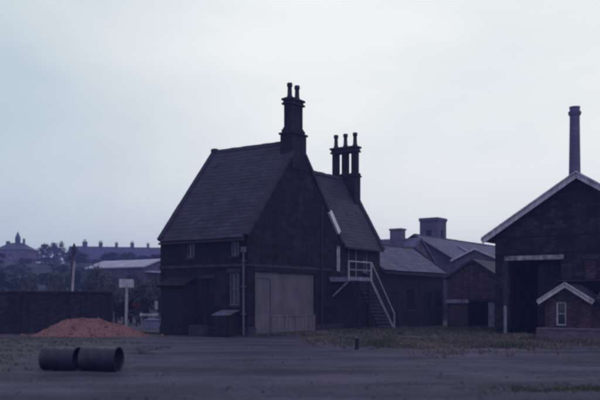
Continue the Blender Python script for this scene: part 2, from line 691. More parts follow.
# ------------------------------------------------------------------ station house (local x = across its long side, y = away along the gable side)
K = (-2.45, 39.2)
house = thing('station_house', 'tall soot-black stone house with steep slate roofs and two big chimney stacks', 'house', (K[0], K[1], 0), -TH)
LA, WA, EA, RA = 5.64, 8.4, 4.7, 9.74
tanA = (RA - EA) / (WA / 2)
WB0, WB1, EB, RB, DB = 8.4, 12.75, 4.95, 9.05, 2.3
m = MB()
gf = [(4.5, 5.12, 1.45, 3.0), (2.75, 3.5, .1, 2.75), (4.6, 5.1, 3.8, 4.5), (1.75, 2.3, 3.8, 4.5)]   # openings of the front, u from the left corner
m.wall((-LA, 0), (0, 0), -.3, EA, gf)
gg = [(.55, 5.73, -.1, 3.08)]
m.wall((0, 0), (0, WA), -.3, EA, [gg[0], (7.9, 8.33, 3.3, 4.68)], apex=(WA / 2, RA), reveal=.14)
m.wall((-LA, WA), (-LA, 0), -.3, EA, apex=(WA / 2, RA))
m.wall((0, WA), (-LA, WA), -.3, EA)
m.build('wall', M['soot_stone'], house)
m = MB()
db = [(9.15 - WB0, 10.05 - WB0, 2.95, 4.85), (10.75 - WB0, 11.35 - WB0, 3.3, 4.6), (10.3 - WB0, 11.3 - WB0, .1, 2.1)]
m.wall((-.012, WB0), (-.012, WB1), -.3, EB, db)
m.wall((-.012, WB1), (-2 * DB, WB1), -.3, EB, apex=(DB, RB - .05))
m.wall((-2 * DB, WB1), (-2 * DB, WB0), -.3, EB)
m.build('rear_range_wall', M['soot_brick'], house)
# A plinth and string course on the two visible sides
m = MB()
m.box(-LA - .02, .06, -.07, -.003, -.2, .42).box(.003, .07, -.003, .548, -.2, .42).box(.003, .07, 5.732, WB0, -.2, .42)
m.box(-LA - .02, .055, -.055, -.004, 3.28, 3.42).box(.004, .055, -.004, 7.3, 3.28, 3.42)
m.build('plinth', M['coping'], house)
# roofs
ov = .16
m = MB()
m.slope((-LA + .12, -ov, EA - ov * tanA + .12), (-.12, -ov, EA - ov * tanA + .12), (-LA + .12, WA / 2, RA + .1), (-.12, WA / 2, RA + .1), 26)
m.slope((-.12, WA + ov, EA - ov * tanA + .12), (-LA + .12, WA + ov, EA - ov * tanA + .12), (-.12, WA / 2, RA + .1), (-LA + .12, WA / 2, RA + .1), 26)
roofA = m.build('roof', M['slate'], house)
tanB = (RB - EB) / DB
m = MB()
ob = .22
m.slope((ob, WB0 + .06, EB - ob * tanB + .06), (ob, WB1 - .1, EB - ob * tanB + .06), (-DB, WB0 + .06, RB), (-DB, WB1 - .1, RB), 22)
m.slope((-.55, 4.9, EB + .55 * tanB), (-.55, WB0 + .05, EB + .55 * tanB), (-DB, 4.9, RB - .004), (-DB, WB0 + .05, RB - .004), 16)
m.slope((-2 * DB - ob, WB1 - .1, EB - ob * tanB), (-2 * DB - ob, 4.9, EB - ob * tanB), (-DB, WB1 - .1, RB - .004), (-DB, 4.9, RB - .004), 8)
m.build('rear_range_roof', M['slate'], house)
ridge_tiles(house, (-LA + .25, WA / 2, RA + .16), (-.62, WA / 2, RA + .16), 11, 'coping')
ridge_tiles(house, (-DB, 5.3, RB + .07), (-DB, WB1 - .66, RB + .07), 14, 'coping')
# verge copings (left gable, right gable, far gable of the rear range)
e = .13
zc = RA + .14
ze = EA - e * tanA + .2
verge_coping(house, (-LA + .05, -e, ze), (-LA + .05, WA / 2, zc), 8, (1, 0, 0), 'coping')
verge_coping(house, (-LA + .05, WA + e, ze), (-LA + .05, WA / 2, zc), 8, (1, 0, 0), 'coping')
verge_coping(house, (-.05, -e, ze), (-.05, WA / 2 - .55, zc - .55 * tanA), 8, (1, 0, 0), 'coping')
verge_coping(house, (-.05, WA + .05, EA - .05 * tanA + .2), (-.05, WA / 2 + .55, zc - .55 * tanA), 8, (1, 0, 0), 'coping', pale=2)
verge_coping(house, (ob + .02, WB1 - .02, EB - ob * tanB + .14), (-DB + .7, WB1 - .02, RB + .14 - .7 * tanB), 6, (0, 1, 0), 'coping', w=.3)
m = MB().bbox(-LA - .1, -LA + .22, WA / 2 - .17, WA / 2 + .17, zc - .12, zc + .14, .05)
m.build('apex_stone', M['coping'], house)
# chimneys
cx, cy = -.325, WA / 2
stack(house, cx, cy, .46, 1.02, 8, [(.135, 8.4, 10.14), (.2, 10.14, 10.24), (.09, 10.24, 10.42), (.04, 10.42, 10.52), (0, 10.52, 11.68), (.09, 11.68, 11.78), (.03, 11.78, 11.9), (.1, 11.9, 12.01), (.0, 12.01, 12.06)],
      [(cx, cy - .33, 12.06), (cx, cy + .33, 12.06)], pot_h=.78, pot_r=.125)
c2x, c2y = -DB + .1, WB1 - .34
m = MB()
m.bbox(c2x - .92, c2x + .86, c2y - .33, c2y + .33, 6.9, 9.14, .01)
m.bbox(c2x - .98, c2x + .93, c2y - .38, c2y + .38, 9.14, 9.24, .02)
for k in (-1, 0, 1):
    fx = c2x + k * .675
    m.bbox(fx - .26, fx + .26, c2y - .24, c2y + .24, 9.24, 9.38, .04)
    m.bbox(fx - .18, fx + .18, c2y - .16, c2y + .16, 9.38, 10.64, .005)
m.bbox(c2x - .91, c2x + .91, c2y - .3, c2y + .3, 10.64, 10.75, .02)
m.bbox(c2x - .87, c2x + .87, c2y - .26, c2y + .26, 10.75, 10.88, .01)
m.bbox(c2x - .94, c2x + .94, c2y - .34, c2y + .34, 10.88, 11.0, .03)
ch2 = m.build('chimney', M['soot_brick'], house)
for k in (-1, 0, 1):
    MB().lathe((c2x + k * .675, c2y, 10.98), (0, 0, 1), [(0, .15), (.14, .15), (.17, .125), (.63, .105), (.64, .14), (.8, .145), (.84, .125), (.83, .085), (.55, .085)], 14).build('chimney_pot', M['pot'], ch2, True)
# openings of the front
A0, A1 = (-LA, 0), (0, 0)
window(house, A0, A1, *gf[0], bars=(1, 1), frame_mat='old_paint', label='tall ground-floor sash with weathered pale frame')
window(house, A0, A1, *gf[2], bars=(1, 1), frame_mat='old_paint', label='small pale window tight under the eaves near the corner')
window(house, A0, A1, *gf[3], bars=(1, 0), label='small dark window tight under the eaves', frame_mat='old_paint')
d = MB().box(-LA + 2.75, -LA + 3.5, .1, .155, .1, 2.75)
for a, b in ((.25, 1.2), (1.35, 2.55)):
    d.box(-LA + 2.83, -LA + 3.1, .085, .1, a, b).box(-LA + 3.16, -LA + 3.42, .085, .1, a, b)
dr = d.build('door', M['dark_timber'], house)
MB().lathe((-LA + 3.4, .085, 1.28), (0, -1, 0), [(0, .02), (.03, .02), (.035, .045), (.07, .045), (.08, .02)], 10).build('handle', M['iron'], dr, True)
MB().box(-LA + 2.62, -LA + 3.63, -.05, .12, 2.75, 2.95).build('door_lintel', M['coping'], house)
MB().box(-LA + 4.38, -LA + 5.24, -.045, .1, 3.0, 3.2).build('window_lintel', M['coping'], house)
MB().box(-LA + 2.6, -LA + 3.65, -.45, -.071, -.1, .12).build('doorstep', M['coping'], house)
# gutter and downpipes
m = MB().bar((-LA + .1, -.21, EA - .16), (-.1, -.21, EA - .16), .12, .1)
m.build('gutter', M['iron'], house)
MB().bar((ob + .08, WB0 + .1, EB - .35), (ob + .08, WB1 - .15, EB - .35), .11, .1).build('gutter', M['iron'], house)
m = MB().lathe((-.17, -.12, .05), (0, 0, 1), [(0, .05), (3.95, .05)], 10).box(-.27, -.07, -.22, -.02, 3.95, 4.2)
for z in (1.0, 2.3, 3.5):
    m.box(-.25, -.09, -.19, -.001, z, z + .06)
m.build('downpipe', M['old_paint'], house)
m = MB().lathe((.1, 6.25, .05), (0, 0, 1), [(0, .045), (6.6, .045)], 10)
m.build('downpipe', M['iron'], house)
# rendered infill of the gable end: panel, blocked door, ledge
p = MB().poly([(-.1, .55, -.1), (-.1, 5.73, -.1), (-.1, 5.73, 3.08), (-.1, .55, 3.08)])
inf = p.build('rendered_infill', M['render'], house)
MB().box(-.09, .012, 1.9, 5.725, .0, .86).build('dado', M['render_low'], inf)
MB().box(-.09, .03, 1.9, 5.725, .86, .94).build('ledge', M['render_low'], inf)
MB().box(-.098, -.06, .62, 1.8, -.05, 2.74).build('blocked_door', M['render'], inf)
MB().box(-.096, -.02, 1.82, 1.885, -.05, 2.82).box(-.096, -.02, .556, .61, -.05, 2.82).box(-.096, -.018, .556, 1.885, 2.75, 2.82).build('door_frame', M['old_paint'], inf)
MB().box(.0, .04, .45, 5.85, 3.085, 3.275).build('beam', M['dark_timber'], house)
# tall whitened window on the gable side, above the stair platform
window(house, (0, 0), (0, WA), 7.9, 8.33, 3.3, 4.68, bars=(0, 2), label='narrow white-painted window beside the staircase', glass='white_paint', fw=.09)
# rear range openings
B0, B1 = (-.012, WB0), (-.012, WB1)
d = MB().box(-.14, -.08, 9.15, 10.05, 2.95, 4.85)
for k in range(5):
    d.box(-.08, -.068, 9.17 + k * .176, 9.17 + k * .176 + .16, 2.98, 4.82)
d.build('loft_door', M['dark_timber'], house)
MB().box(-.07, -.02, 9.98, 10.045, 2.95, 4.84).box(-.07, -.02, 9.155, 9.21, 2.95, 4.84).build('door_frame', M['grey_timber'], house)
window(house, B0, B1, *db[1], bars=(1, 1), frame_mat='grey_timber', label='small grey window under the rear eaves')
d = MB().box(-.14, -.08, 10.3, 11.3, .1, 2.1)
for k in range(6):
    d.box(-.08, -.07, 10.31 + k * .166, 10.31 + k * .166 + .152, .12, 2.08)
d.build('door', M['dark_timber'], house)

# ------------------------------------------------------------------ lean-to against the front
def loc(o, x, y):
    return (o[0] + x * CA + y * SA, o[1] - x * SA + y * CA, 0)


sh = thing('lean_to_shed', 'black tarred board lean-to against the left end of the stone house', 'shed', loc(K, -4.8, -.9), -TH)
m = MB().box(.06, 1.48, .03, .85, -.2, 2.42)
m.build('wall', M['dark_timber'], sh)
bd = MB().box(0, .165, 0, .028, -.15, 2.42).mesh('board', M['dark_timber'])
for k in range(8):
    link('board', bd, sh, (.06 + k * .175, random.uniform(-.008, .0), random.uniform(-.02, 0)))
bd2 = MB().box(0, .028, 0, .165, -.15, 2.5).mesh('board', M['dark_timber'])
for k in range(5):
    link('board', bd2, sh, (1.482, .03 + k * .165, 0))
MB().slope((-.12, -.14, 2.4), (1.62, -.14, 2.4), (-.12, .86, 2.84), (1.62, .86, 2.84), 5).build('roof', M['dark_timber'], sh)

bk = thing('coal_bunker', 'dark timber coal bunker with sloping lid below the tall sash window', 'bunker', loc(K, -1.45, -.85), -TH)
MB().wall((0, 0), (1.0, 0), -.1, 1.0).wall((1.0, 0), (1.0, .7), -.1, 1.0).wall((0, .7), (0, 0), -.1, 1.0).build('box', M['dark_timber'], bk)
for k in range(4):
    MB().box(.015, .985, -.028, -.002, .02 + k * .245, .02 + k * .245 + .225).build('board', M['dark_timber'], bk)
MB().poly([(-.03, -.05, 1.0), (1.03, -.05, 1.0), (1.03, .72, 1.22), (-.03, .72, 1.22)]).poly([(-.03, -.05, .96), (1.03, -.05, .96), (1.03, -.05, 1.0), (-.03, -.05, 1.0)]).poly([(1.03, -.05, .96), (1.03, .72, 1.18), (1.03, .72, 1.22), (1.03, -.05, 1.0)]).build('lid', M['old_paint'], bk)

tr = thing('stone_trough', 'low stone trough on the ground before the house door', 'trough', loc(K, -2.75, -1.1), -TH)
m = MB().box(0, .9, 0, .09, -.05, .5).box(0, .9, .36, .45, -.05, .5).box(0, .09, .09, .36, -.05, .5).box(.81, .9, .09, .36, -.05, .5).box(.09, .81, .09, .36, .05, .12)
m.build('basin', M['coping'], tr)
MB().box(-.02, .11, .02, .43, -.06, .06).box(.79, .92, .02, .43, -.06, .06).build('foot', M['coping'], tr)

# ------------------------------------------------------------------ outside staircase
st = thing('external_staircase', 'pale timber outside staircase with railed landing at the back of the stone house', 'staircase', loc(K, .14, 6.9), -TH)
ZP, YL = 2.93, 2.5
for k in range(8):
    MB().box(.08 + k * .125, .08 + k * .125 + .115, .02, YL - .02, ZP - .05, ZP).build('landing_board', M['grey_timber'], st)
MB().bar((1.12, 0, ZP - .08), (1.12, YL, ZP - .08), .06, .2).bar((.05, 0, ZP - .08), (.05, YL, ZP - .08), .06, .2).bar((.09, .03, ZP - .15), (1.09, .03, ZP - .15), .06, .18).build('landing_beam', M['grey_timber'], st)
for y in (.05, YL - .05):
    MB().bar((1.19, y, ZP - .2), (1.19, y, ZP + .84), .07, .07, (1, 0, 0)).build('rail_post', M['white_paint'], st)
MB().bar((1.19, .0, ZP + .84), (1.19, YL, ZP + .84), .07, .06).build('handrail', M['white_paint'], st)
MB().bar((1.19, .09, ZP + .4), (1.19, YL - .09, ZP + .4), .04, .06).build('mid_rail', M['grey_timber'], st)
MB().bar((1.19, .1, ZP - .2), (.16, .1, 1.9), .08, .08).build('strut', M['grey_timber'], st)
MB().bar((1.1, YL - .15, 0), (1.1, YL - .15, ZP - .18), .11, .11, (1, 0, 0)).build('support_post', M['dark_timber'], st)
MB().bar((1.1, 1.25, -.1), (1.1, 1.25, ZP - .18), .1, .1, (1, 0, 0)).build('support_post', M['dark_timber'], st)
ns, run = 13, 2.75
stp = MB().box(.2, 1.07, 0, .23, -.04, 0).mesh('step', M['grey_timber'])
for k in range(ns):
    t = (k + 1) / (ns + 1)
    link('step', stp, st, (0, YL + run * t - .11, ZP * (1 - t)))
for x in (.16, 1.11):
    MB().bar((x, YL + .01, ZP - .1), (x, YL + run, .02), .06, .19).build('stringer', M['grey_timber' if x > 1 else 'dark_timber'], st)
MB().bar((1.19, YL + .0, ZP + .82), (1.19, YL + run - .1, .92), .055, .055).build('handrail', M['white_paint'], st)
MB().bar((1.19, YL + run - .1, -.1), (1.19, YL + run - .1, .96), .08, .08, (1, 0, 0)).build('rail_post', M['grey_timber'], st)

# ------------------------------------------------------------------ low range behind the house
RC = (K[0] + .0, K[1])
rg = thing('low_range', 'long low outbuilding with grey slate roof joined behind the tall house', 'outbuilding', loc(K, 0, WB1 + .02), -TH)
LC = 8.85
EC, RCz, DC = 3.63, 5.3, 2.35
m = MB()
hc = [(1.2, 2.3, .0, 2.2), (3.4, 4.5, 1.1, 2.4), (5.8, 6.9, .0, 2.3), (7.6, 8.4, 1.2, 2.4)]
m.wall((0, 0), (0, LC), -.3, EC, hc)
m.wall((0, LC), (-2 * DC, LC), -.3, EC, apex=(DC, RCz - .05)).wall((-2 * DC, LC), (-2 * DC, 0), -.3, EC)
m.build('wall', M['soot_brick'], rg)
tC = (RCz - EC) / DC
m = MB()
m.slope((.25, .02, EC - .25 * tC + .05), (.25, LC + .15, EC - .25 * tC + .05), (-DC, .02, RCz + .02), (-DC, LC + .15, RCz + .02), 13)
m.slope((-2 * DC - .2, LC + .15, EC - .2 * tC), (-2 * DC - .2, .02, EC - .2 * tC), (-DC, LC + .15, RCz + .015), (-DC, .02, RCz + .015), 6)
M['slate_pale'] = mat('slate_pale', (.062, .058, .084), (.112, .105, .146), .8, .6, .3, 20, (.3, .21, .008), (.8, .8, .85), spec=.12, streak=.15, island=.16)
m.build('roof', M['slate_pale'], rg)
ridge_tiles(rg, (-DC, .1, RCz + .09), (-DC, LC + .15, RCz + .09), 18, 'coping')
MB().bar((.2, LC + .1, EC - .25 * tC + .1), (-DC, LC + .1, RCz + .1), .12, .16).build('bargeboard', M['dark_timber'], rg)
for u0, u1, v0, v1 in hc:
    if v0 < .5:
        d = MB().box(-.14, -.09, u0, u1, v0, v1)
        for k in range(6):
            w_ = (u1 - u0) / 6
            d.box(-.09, -.078, u0 + k * w_ + .008, u0 + (k + 1) * w_ - .008, v0 + .02, v1 - .02)
        d.build('door', M['dark_timber'], rg)
    else:
        window(rg, (0, 0), (0, LC), u0, u1, v0, v1, bars=(2, 1), frame_mat='dark_timber')
MB().bar((.3, .1, EC - .28), (.3, LC, EC - .28), .1, .1).build('gutter', M['iron'], rg)
for y in (5.2, 8.6):
    MB().lathe((.07, y, 0), (0, 0, 1), [(0, .045), (EC - .3, .045)], 8).build('downpipe', M['iron'], rg)

# ------------------------------------------------------------------ goods shed on the right
KD = (9.74, 41.6)
gs = thing('goods_shed', 'big black-brick gabled shed with tall open doorway and pale verge boards', 'shed', (KD[0], KD[1], 0), -TH)
WD, ED, RD, DD = 8.2, 4.9, 7.45, 15.0
m = MB()
hd = [(.67, 3.29, -.05, 3.64), (4.41, 4.96, 1.75, 3.6)]
m.wall((0, 0), (WD, 0), -.3, ED, hd, apex=(WD / 2, RD), reveal=.34)
m.wall((0, DD), (0, 0), -.3, ED).wall((WD, 0), (WD, DD), -.3, ED).wall((WD, DD), (0, DD), -.3, ED, apex=(WD / 2, RD))
m.build('wall', M['shed_stone'], gs)
tD = (RD - ED) / (WD / 2)
o_ = .55
m = MB()
m.slope((-o_, DD, ED - o_ * tD + .14), (-o_, -.3, ED - o_ * tD + .14), (WD / 2, DD, RD + .14), (WD / 2, -.3, RD + .14), 22, thick=.12)
m.slope((WD + o_, -.3, ED - o_ * tD + .14), (WD + o_, DD, ED - o_ * tD + .14), (WD / 2, -.3, RD + .14), (WD / 2, DD, RD + .14), 22, thick=.12)
m.build('roof', M['slate'], gs)
n_ = Vector((-tD, 0, 1)).normalized()
for s in (0, 1):
    a = Vector((-o_ - .02, -.33, ED - o_ * tD + .06))
    b = Vector((WD / 2 - .0, -.33, RD + .1))
    if s:
        a.x, b.x = WD - a.x, WD - b.x
    bb = MB().bar(a, b, .05, .25, (0, 0, 1)).bar(a + Vector((0, -.03, .16)), b + Vector((0, -.03, .16)), .13, .07, (0, 0, 1))
    bb.build('bargeboard', M['barge'], gs)
M['lintel'] = mat('lintel', (.10, .095, .085), (.44, .40, .34), 3.5, .9, .5, 12, streak=.3)
MB().box(.5, 3.42, -.05, .12, 3.645, 3.86).build('lintel', M['lintel'], gs)
MB().box(.42, .66, -.035, -.004, .0, 3.64).build('door_jamb', M['coping'], gs)
for z in (.4, 1.1, 1.8, 2.5, 3.2):
    MB().box(.38, .665, -.055, -.036, z, z + .28).build('quoin', M['coping'], gs)
MB().box(4.412, 4.958, .04, .1, 1.752, 3.598).build('bricked_up_window', M['red_brick'], gs)
MB().box(4.3, 5.07, -.045, .1, 3.605, 3.8).build('window_lintel', M['coping'], gs)
MB().box(4.33, 5.04, -.05, .1, 1.62, 1.745).build('window_sill', M['coping'], gs)
# door leaf slid open inside, and stored things are too dark to see
lf = MB()
for k in range(9):
    lf.box(2.0 + k * .145, 2.0 + k * .145 + .135, .5, .54, .05, 3.5)
lf.build('door_leaf', M['dark_timber'], gs)
for z in (3.3, 4.15):
    MB().box(.02, WD - .02, -.02, -.004, z + .62, z + .7).build('string_course', M['soot_stone'], gs)

# ------------------------------------------------------------------ weigh hut before the shed
KE = (10.73, 36.5)
hut = thing('brick_hut', 'small low brick hut with white gable boards and one white window', 'hut', (KE[0], KE[1], 0), -TH)
GE = 1.85
m = MB()
m.wall((0, 0), (GE, 0), -.4, 1.72, [(.49, .92, .58, 1.6)], apex=(GE / 2, 2.3), reveal=.12)
m.wall((0, 3.4), (0, 0), -.4, 1.72).wall((GE, 0), (GE, .7), -.4, 1.72).wall((GE, .7), (7, .7), -.4, 1.72).wall((7, .7), (7, 3.4), -.4, 1.72, apex=(1.35, 2.55)).wall((7, 3.4), (0, 3.4), -.4, 1.72)
m.build('wall', M['red_brick'], hut)
tE = .62
m = MB()
m.slope((-.2, 2.0, 1.72 - .2 * tE + .04), (-.2, -.16, 1.72 - .2 * tE + .04), (GE / 2, 2.0, 2.34), (GE / 2, -.16, 2.34), 7, thick=.06)
m.slope((GE + .2, -.16, 1.72 - .2 * tE + .04), (GE + .2, 2.0, 1.72 - .2 * tE + .04), (GE / 2, -.16, 2.34), (GE / 2, 2.0, 2.34), 7, thick=.06)
m.slope((GE + .21, .5, 1.66), (7.2, .5, 1.66), (GE + .21, 2.05, 2.6), (7.2, 2.05, 2.6), 8, thick=.06)
m.slope((7.2, 3.6, 1.66), (-.1, 3.6, 1.66), (7.2, 2.05, 2.6), (-.1, 2.05, 2.6), 8, thick=.06)
m.slope((-.1, 2.0, 2.55), (GE + .2, 2.0, 2.55), (-.1, 2.06, 2.6), (GE + .2, 2.06, 2.6), 1, thick=.06)
m.build('roof', M['slate'], hut)
for s in (0, 1):
    a = Vector((-.27, -.19, 1.72 - .27 * tE + .02))
    b = Vector((GE / 2, -.19, 2.33))
    if s:
        a.x, b.x = GE - a.x, GE - b.x
    MB().bar(a, b, .05, .19).bar(a + Vector((0, -.02, .1)), b + Vector((0, -.02, .1)), .1, .04).build('bargeboard', M['white_paint'], hut)
window(hut, (0, 0), (GE, 0), .49, .92, .58, 1.6, dep=.1, bars=(0, 1), label='white framed window under the gable')
MB().bar((GE + .3, .45, 1.62), (7.1, .45, 1.62), .1, .09).build('gutter', M['iron'], hut)

lw = thing('low_brick_wall', 'knee-high pinkish brick wall at the foot of the small hut', 'wall', loc(KE, -.05, -1.0), -TH)
MB().wall((0, 0), (8, 0), -.3, .42).wall((8, 0), (8, .3), -.3, .42).wall((8, .3), (0, .3), -.3, .42).wall((0, .3), (0, 0), -.3, .42).build('brickwork', M['pink_brick'], lw)
cs = MB().bbox(.005, .72, -.03, .33, .42, .5, .02).mesh('coping_stone', M['pink_brick'])
for k in range(11):
    link('coping_stone', cs, lw, (k * .727, random.uniform(-.01, .01), random.uniform(-.004, .004)))

# ------------------------------------------------------------------ red brick gabled store in the middle distance
KS = (9.5, 53.8)
bs = thing('brick_store', 'red brick gabled store behind the big shed with dark open front', 'store', (KS[0], KS[1], 0), -TH)
WS, ES, RS = 3.5, 3.12, 4.22
m = MB().wall((0, 0), (WS, 0), -.3, ES, [(1.37, 3.2, -.05, 1.62)], apex=(WS / 2, RS), reveal=.25)
m.wall((0, 7), (0, 0), -.3, ES).wall((WS, 0), (WS, 7), -.3, ES).wall((WS, 7), (0, 7), -.3, ES, apex=(WS / 2, RS))
m.build('wall', M['red_brick'], bs)
tS = (RS - ES) / (WS / 2)
m = MB()
m.slope((-.16, 7, ES - .16 * tS + .05), (-.16, -.12, ES - .16 * tS + .05), (WS / 2, 7, RS + .06), (WS / 2, -.12, RS + .06), 9, thick=.08)
m.slope((WS + .16, -.12, ES - .16 * tS + .05), (WS + .16, 7, ES - .16 * tS + .05), (WS / 2, -.12, RS + .06), (WS / 2, 7, RS + .06), 9, thick=.08)
m.build('roof', M['slate'], bs)
MB().box(-.05, 1.5, -.12, -.003, 1.53, 1.76).build('beam', M['grey_timber'], bs)
MB().box(1.5, 3.3, -.06, -.003, 1.63, 1.8).build('lintel', M['dark_timber'], bs)
MB().box(2.78, 3.18, .02, .07, .0, 1.6).build('door_leaf', M['grey_timber'], bs)

# rear cottage whose gable shows over the store
KT = (13.1, 71.0)
ct = thing('gabled_cottage', 'small brick cottage gable peeping over the red store roof', 'cottage', (KT[0], KT[1], 0), -TH)
m = MB().wall((0, 0), (3.9, 0), -.3, 5.15, apex=(1.95, 6.0)).wall((0, 5), (0, 0), -.3, 5.15).wall((3.9, 0), (3.9, 5), -.3, 5.15).wall((3.9, 5), (0, 5), -.3, 5.15, apex=(1.95, 6))
m.build('wall', M['far_brick'], ct)
m = MB()
m.slope((-.2, 5, 5.1), (-.2, -.15, 5.1), (1.95, 5, 6.06), (1.95, -.15, 6.06), 6)
m.slope((4.1, -.15, 5.1), (4.1, 5, 5.1), (1.95, -.15, 6.06), (1.95, 5, 6.06), 6)
m.build('roof', M['slate_pale'], ct)
for s in (0, 1):
    a, b = Vector((-.22, -.18, 5.1)), Vector((1.95, -.18, 6.06))
    if s:
        a.x, b.x = 3.9 - a.x, 3.9 - b.x
    MB().bar(a, b, .06, .14).build('bargeboard', M['barge'], ct)

# ------------------------------------------------------------------ long works roof, ridge shed, tower, factory chimney
KL = (15.1, 77.2)
lr = thing('works_shed', 'long works building with pale slate roof and a rooflight behind the yard', 'works', (KL[0], KL[1], 0), -TH)
m = MB().wall((0, 0), (0, 34), -.3, 5.0).wall((-10, 0), (0, 0), -.3, 5.0, apex=(5, 8)).wall((0, 34), (-10, 34), -.3, 5, apex=(5, 8)).wall((-10, 34), (-10, 0), -.3, 5)
m.build('wall', M['far_brick'], lr)
m = MB()
m.slope((.3, -.2, 4.85), (.3, 34.2, 4.85), (-5, -.2, 8.05), (-5, 34.2, 8.05), 16)
m.slope((-10.3, 34.2, 4.85), (-10.3, -.2, 4.85), (-5, 34.2, 8.05), (-5, -.2, 8.05), 6)
m.build('roof', M['slate_pale'], lr)
sl = Vector((-5.3, 0, 3.2)).normalized()
for y0 in (6.6, 15, 23):
    a = Vector((-2.6, y0, 6.6))
    f = MB().bar(a + Vector((.05, .45, .12)), a + sl * 1.1 + Vector((.05, .45, .12)), .95, .1, (0.5, 0, 1))
    r_ = f.build('rooflight', M['grey_timber'], lr)
ridge_tiles(lr, (-5, 0, 8.12), (-5, 34, 8.12), 34, 'coping', .2)
MB().bar((-.0, -.22, 4.95), (-5, -.22, 7.98), .08, .2).build('bargeboard', M['dark_timber'], lr)
MB().bar((-10, -.22, 4.95), (-5, -.22, 7.98), .08, .2).build('bargeboard', M['dark_timber'], lr)

KC = (5.23, 71.5)
c2 = thing('ridge_shed', 'slate roofed shed with squat pinkish chimney rising behind the low outbuilding', 'shed', (KC[0], KC[1], 0), -TH)
m = MB().wall((0, 0), (4.1, 0), -.3, 5).wall((4.1, 0), (4.1, 6), -.3, 5, apex=(3, 7.05)).wall((4.1, 6), (0, 6), -.3, 5).wall((0, 6), (0, 0), -.3, 5, apex=(3, 7.05))
m.build('wall', M['far_brick'], c2)
m = MB()
m.slope((-.1, -.2, 4.9), (4.25, -.2, 4.9), (-.1, 3, 7.1), (4.25, 3, 7.1), 8)
m.slope((4.25, 6.2, 4.9), (-.1, 6.2, 4.9), (4.25, 3, 7.1), (-.1, 3, 7.1), 8)
m.build('roof', M['slate_pale'], c2)
m = MB().bbox(1.4, 2.5, 2.6, 3.4, 6.2, 7.85, .01).bbox(1.33, 2.57, 2.53, 3.47, 7.85, 8.0, .03)
m.build('chimney', M['far_wall'], c2)

tw = thing('brick_tower', 'square flat-topped brick tower over the works roofs', 'tower', (px(433, 110), 110, 0), -TH)
m = MB().wall((-1.3, -1.3), (1.3, -1.3), -.3, 12.2, [(-.4 + 1.3, .4 + 1.3, 9.6, 11)]).wall((1.3, -1.3), (1.3, 1.3), -.3, 12.2, [(.9, 1.7, 9.6, 11)]).wall((1.3, 1.3), (-1.3, 1.3), -.3, 12.2).wall((-1.3, 1.3), (-1.3, -1.3), -.3, 12.2)
m.build('wall', M['far_brick'], tw)
MB().bbox(-1.4, 1.4, -1.4, 1.4, 12.2, 12.62, .05).build('parapet', M['far_brick'], tw)
MB().poly([(-.4, -1.18, 9.6), (.4, -1.18, 9.6), (.4, -1.18, 11), (-.4, -1.18, 11)]).build('louvre', M['dark_timber'], tw)
MB().poly([(1.18, -.4, 9.6), (1.18, .4, 9.6), (1.18, .4, 11), (1.18, -.4, 11)]).build('louvre', M['dark_timber'], tw)

fc = thing('factory_chimney', 'tall tapering round brick factory chimney rising behind the goods shed', 'chimney', (px(574.6, 110), 110, 0))
zt = pz(107, 110)
zk = pz(116, 110)
MB().lathe((0, 0, 0), (0, 0, 1), [(-.3, 1.02), (2.4, 1.0), (2.5, .96), (zk, .64)], 28, False, False).build('shaft', M['far_brick'], fc, True)
MB().lathe((0, 0, zk), (0, 0, 1), [(0, .66), (.12, .78), (.42, .84), (.5, .84), (.62, .7)], 28, False, False).build('collar', M['far_brick'], fc)
MB().lathe((0, 0, zk), (0, 0, 1), [(.6, .66), (zt - zk - .15, .66), (zt - zk - .12, .71), (zt - zk, .71), (zt - zk, .5), (zt - zk - .8, .5)], 28, False, True).build('top', M['far_brick'], fc)

# ------------------------------------------------------------------ left: pale shed, hill houses
KW = (-19.3, 102.5)
ws = thing('pale_roof_shed', 'low shed with long whitish sheet roof beyond the sign', 'shed', (KW[0], KW[1], 0), -TH)
m = MB().wall((-10.1, 0), (0, 0), -.5, 6).wall((0, 0), (0, 6.1), -.5, 6, apex=(3.05, 6.93)).wall((0, 6.1), (-10.1, 6.1), -.5, 6).wall((-10.1, 6.1), (-10.1, 0), -.5, 6, apex=(3.05, 6.93))
m.build('wall', M['far_brick'], ws)
m = MB()
m.slope((-10.4, -.25, 5.92), (.3, -.25, 5.92), (-10.4, 3.05, 7.0), (.3, 3.05, 7.0), 4, .02)
m.slope((.3, 6.3, 5.92), (-10.4, 6.3, 5.92), (.3, 3.05, 7.0), (-10.4, 3.05, 7.0), 4, .02)
m.build('roof', M['asbestos'], ws)
MB().box(.004, .9, .3, 6, 5.25, 5.42).build('canopy', M['white_paint'], ws)
for k in range(5):
    MB().box(-9.3 + k * 1.9, -8.2 + k * 1.9, -.06, -.004, 3.2, 4.8).build('window', M['glass'], ws)

terr = ['first slate terraced house at the wooded left end of the hilltop row', 'second terraced house from the wooded end of the hilltop row', 'third terraced house from the wooded end of the hilltop row',
        'fourth terraced house from the wooded end of the hilltop row', 'fifth terraced house from the wooded end of the hilltop row', 'sixth terraced house of the hilltop row, above the pale shed',
        'seventh terraced house of the hilltop row, above the pale shed', 'eighth terraced house of the hilltop row, next to the tall house', 'ninth terraced house of the hilltop row, half hidden by the tall house']


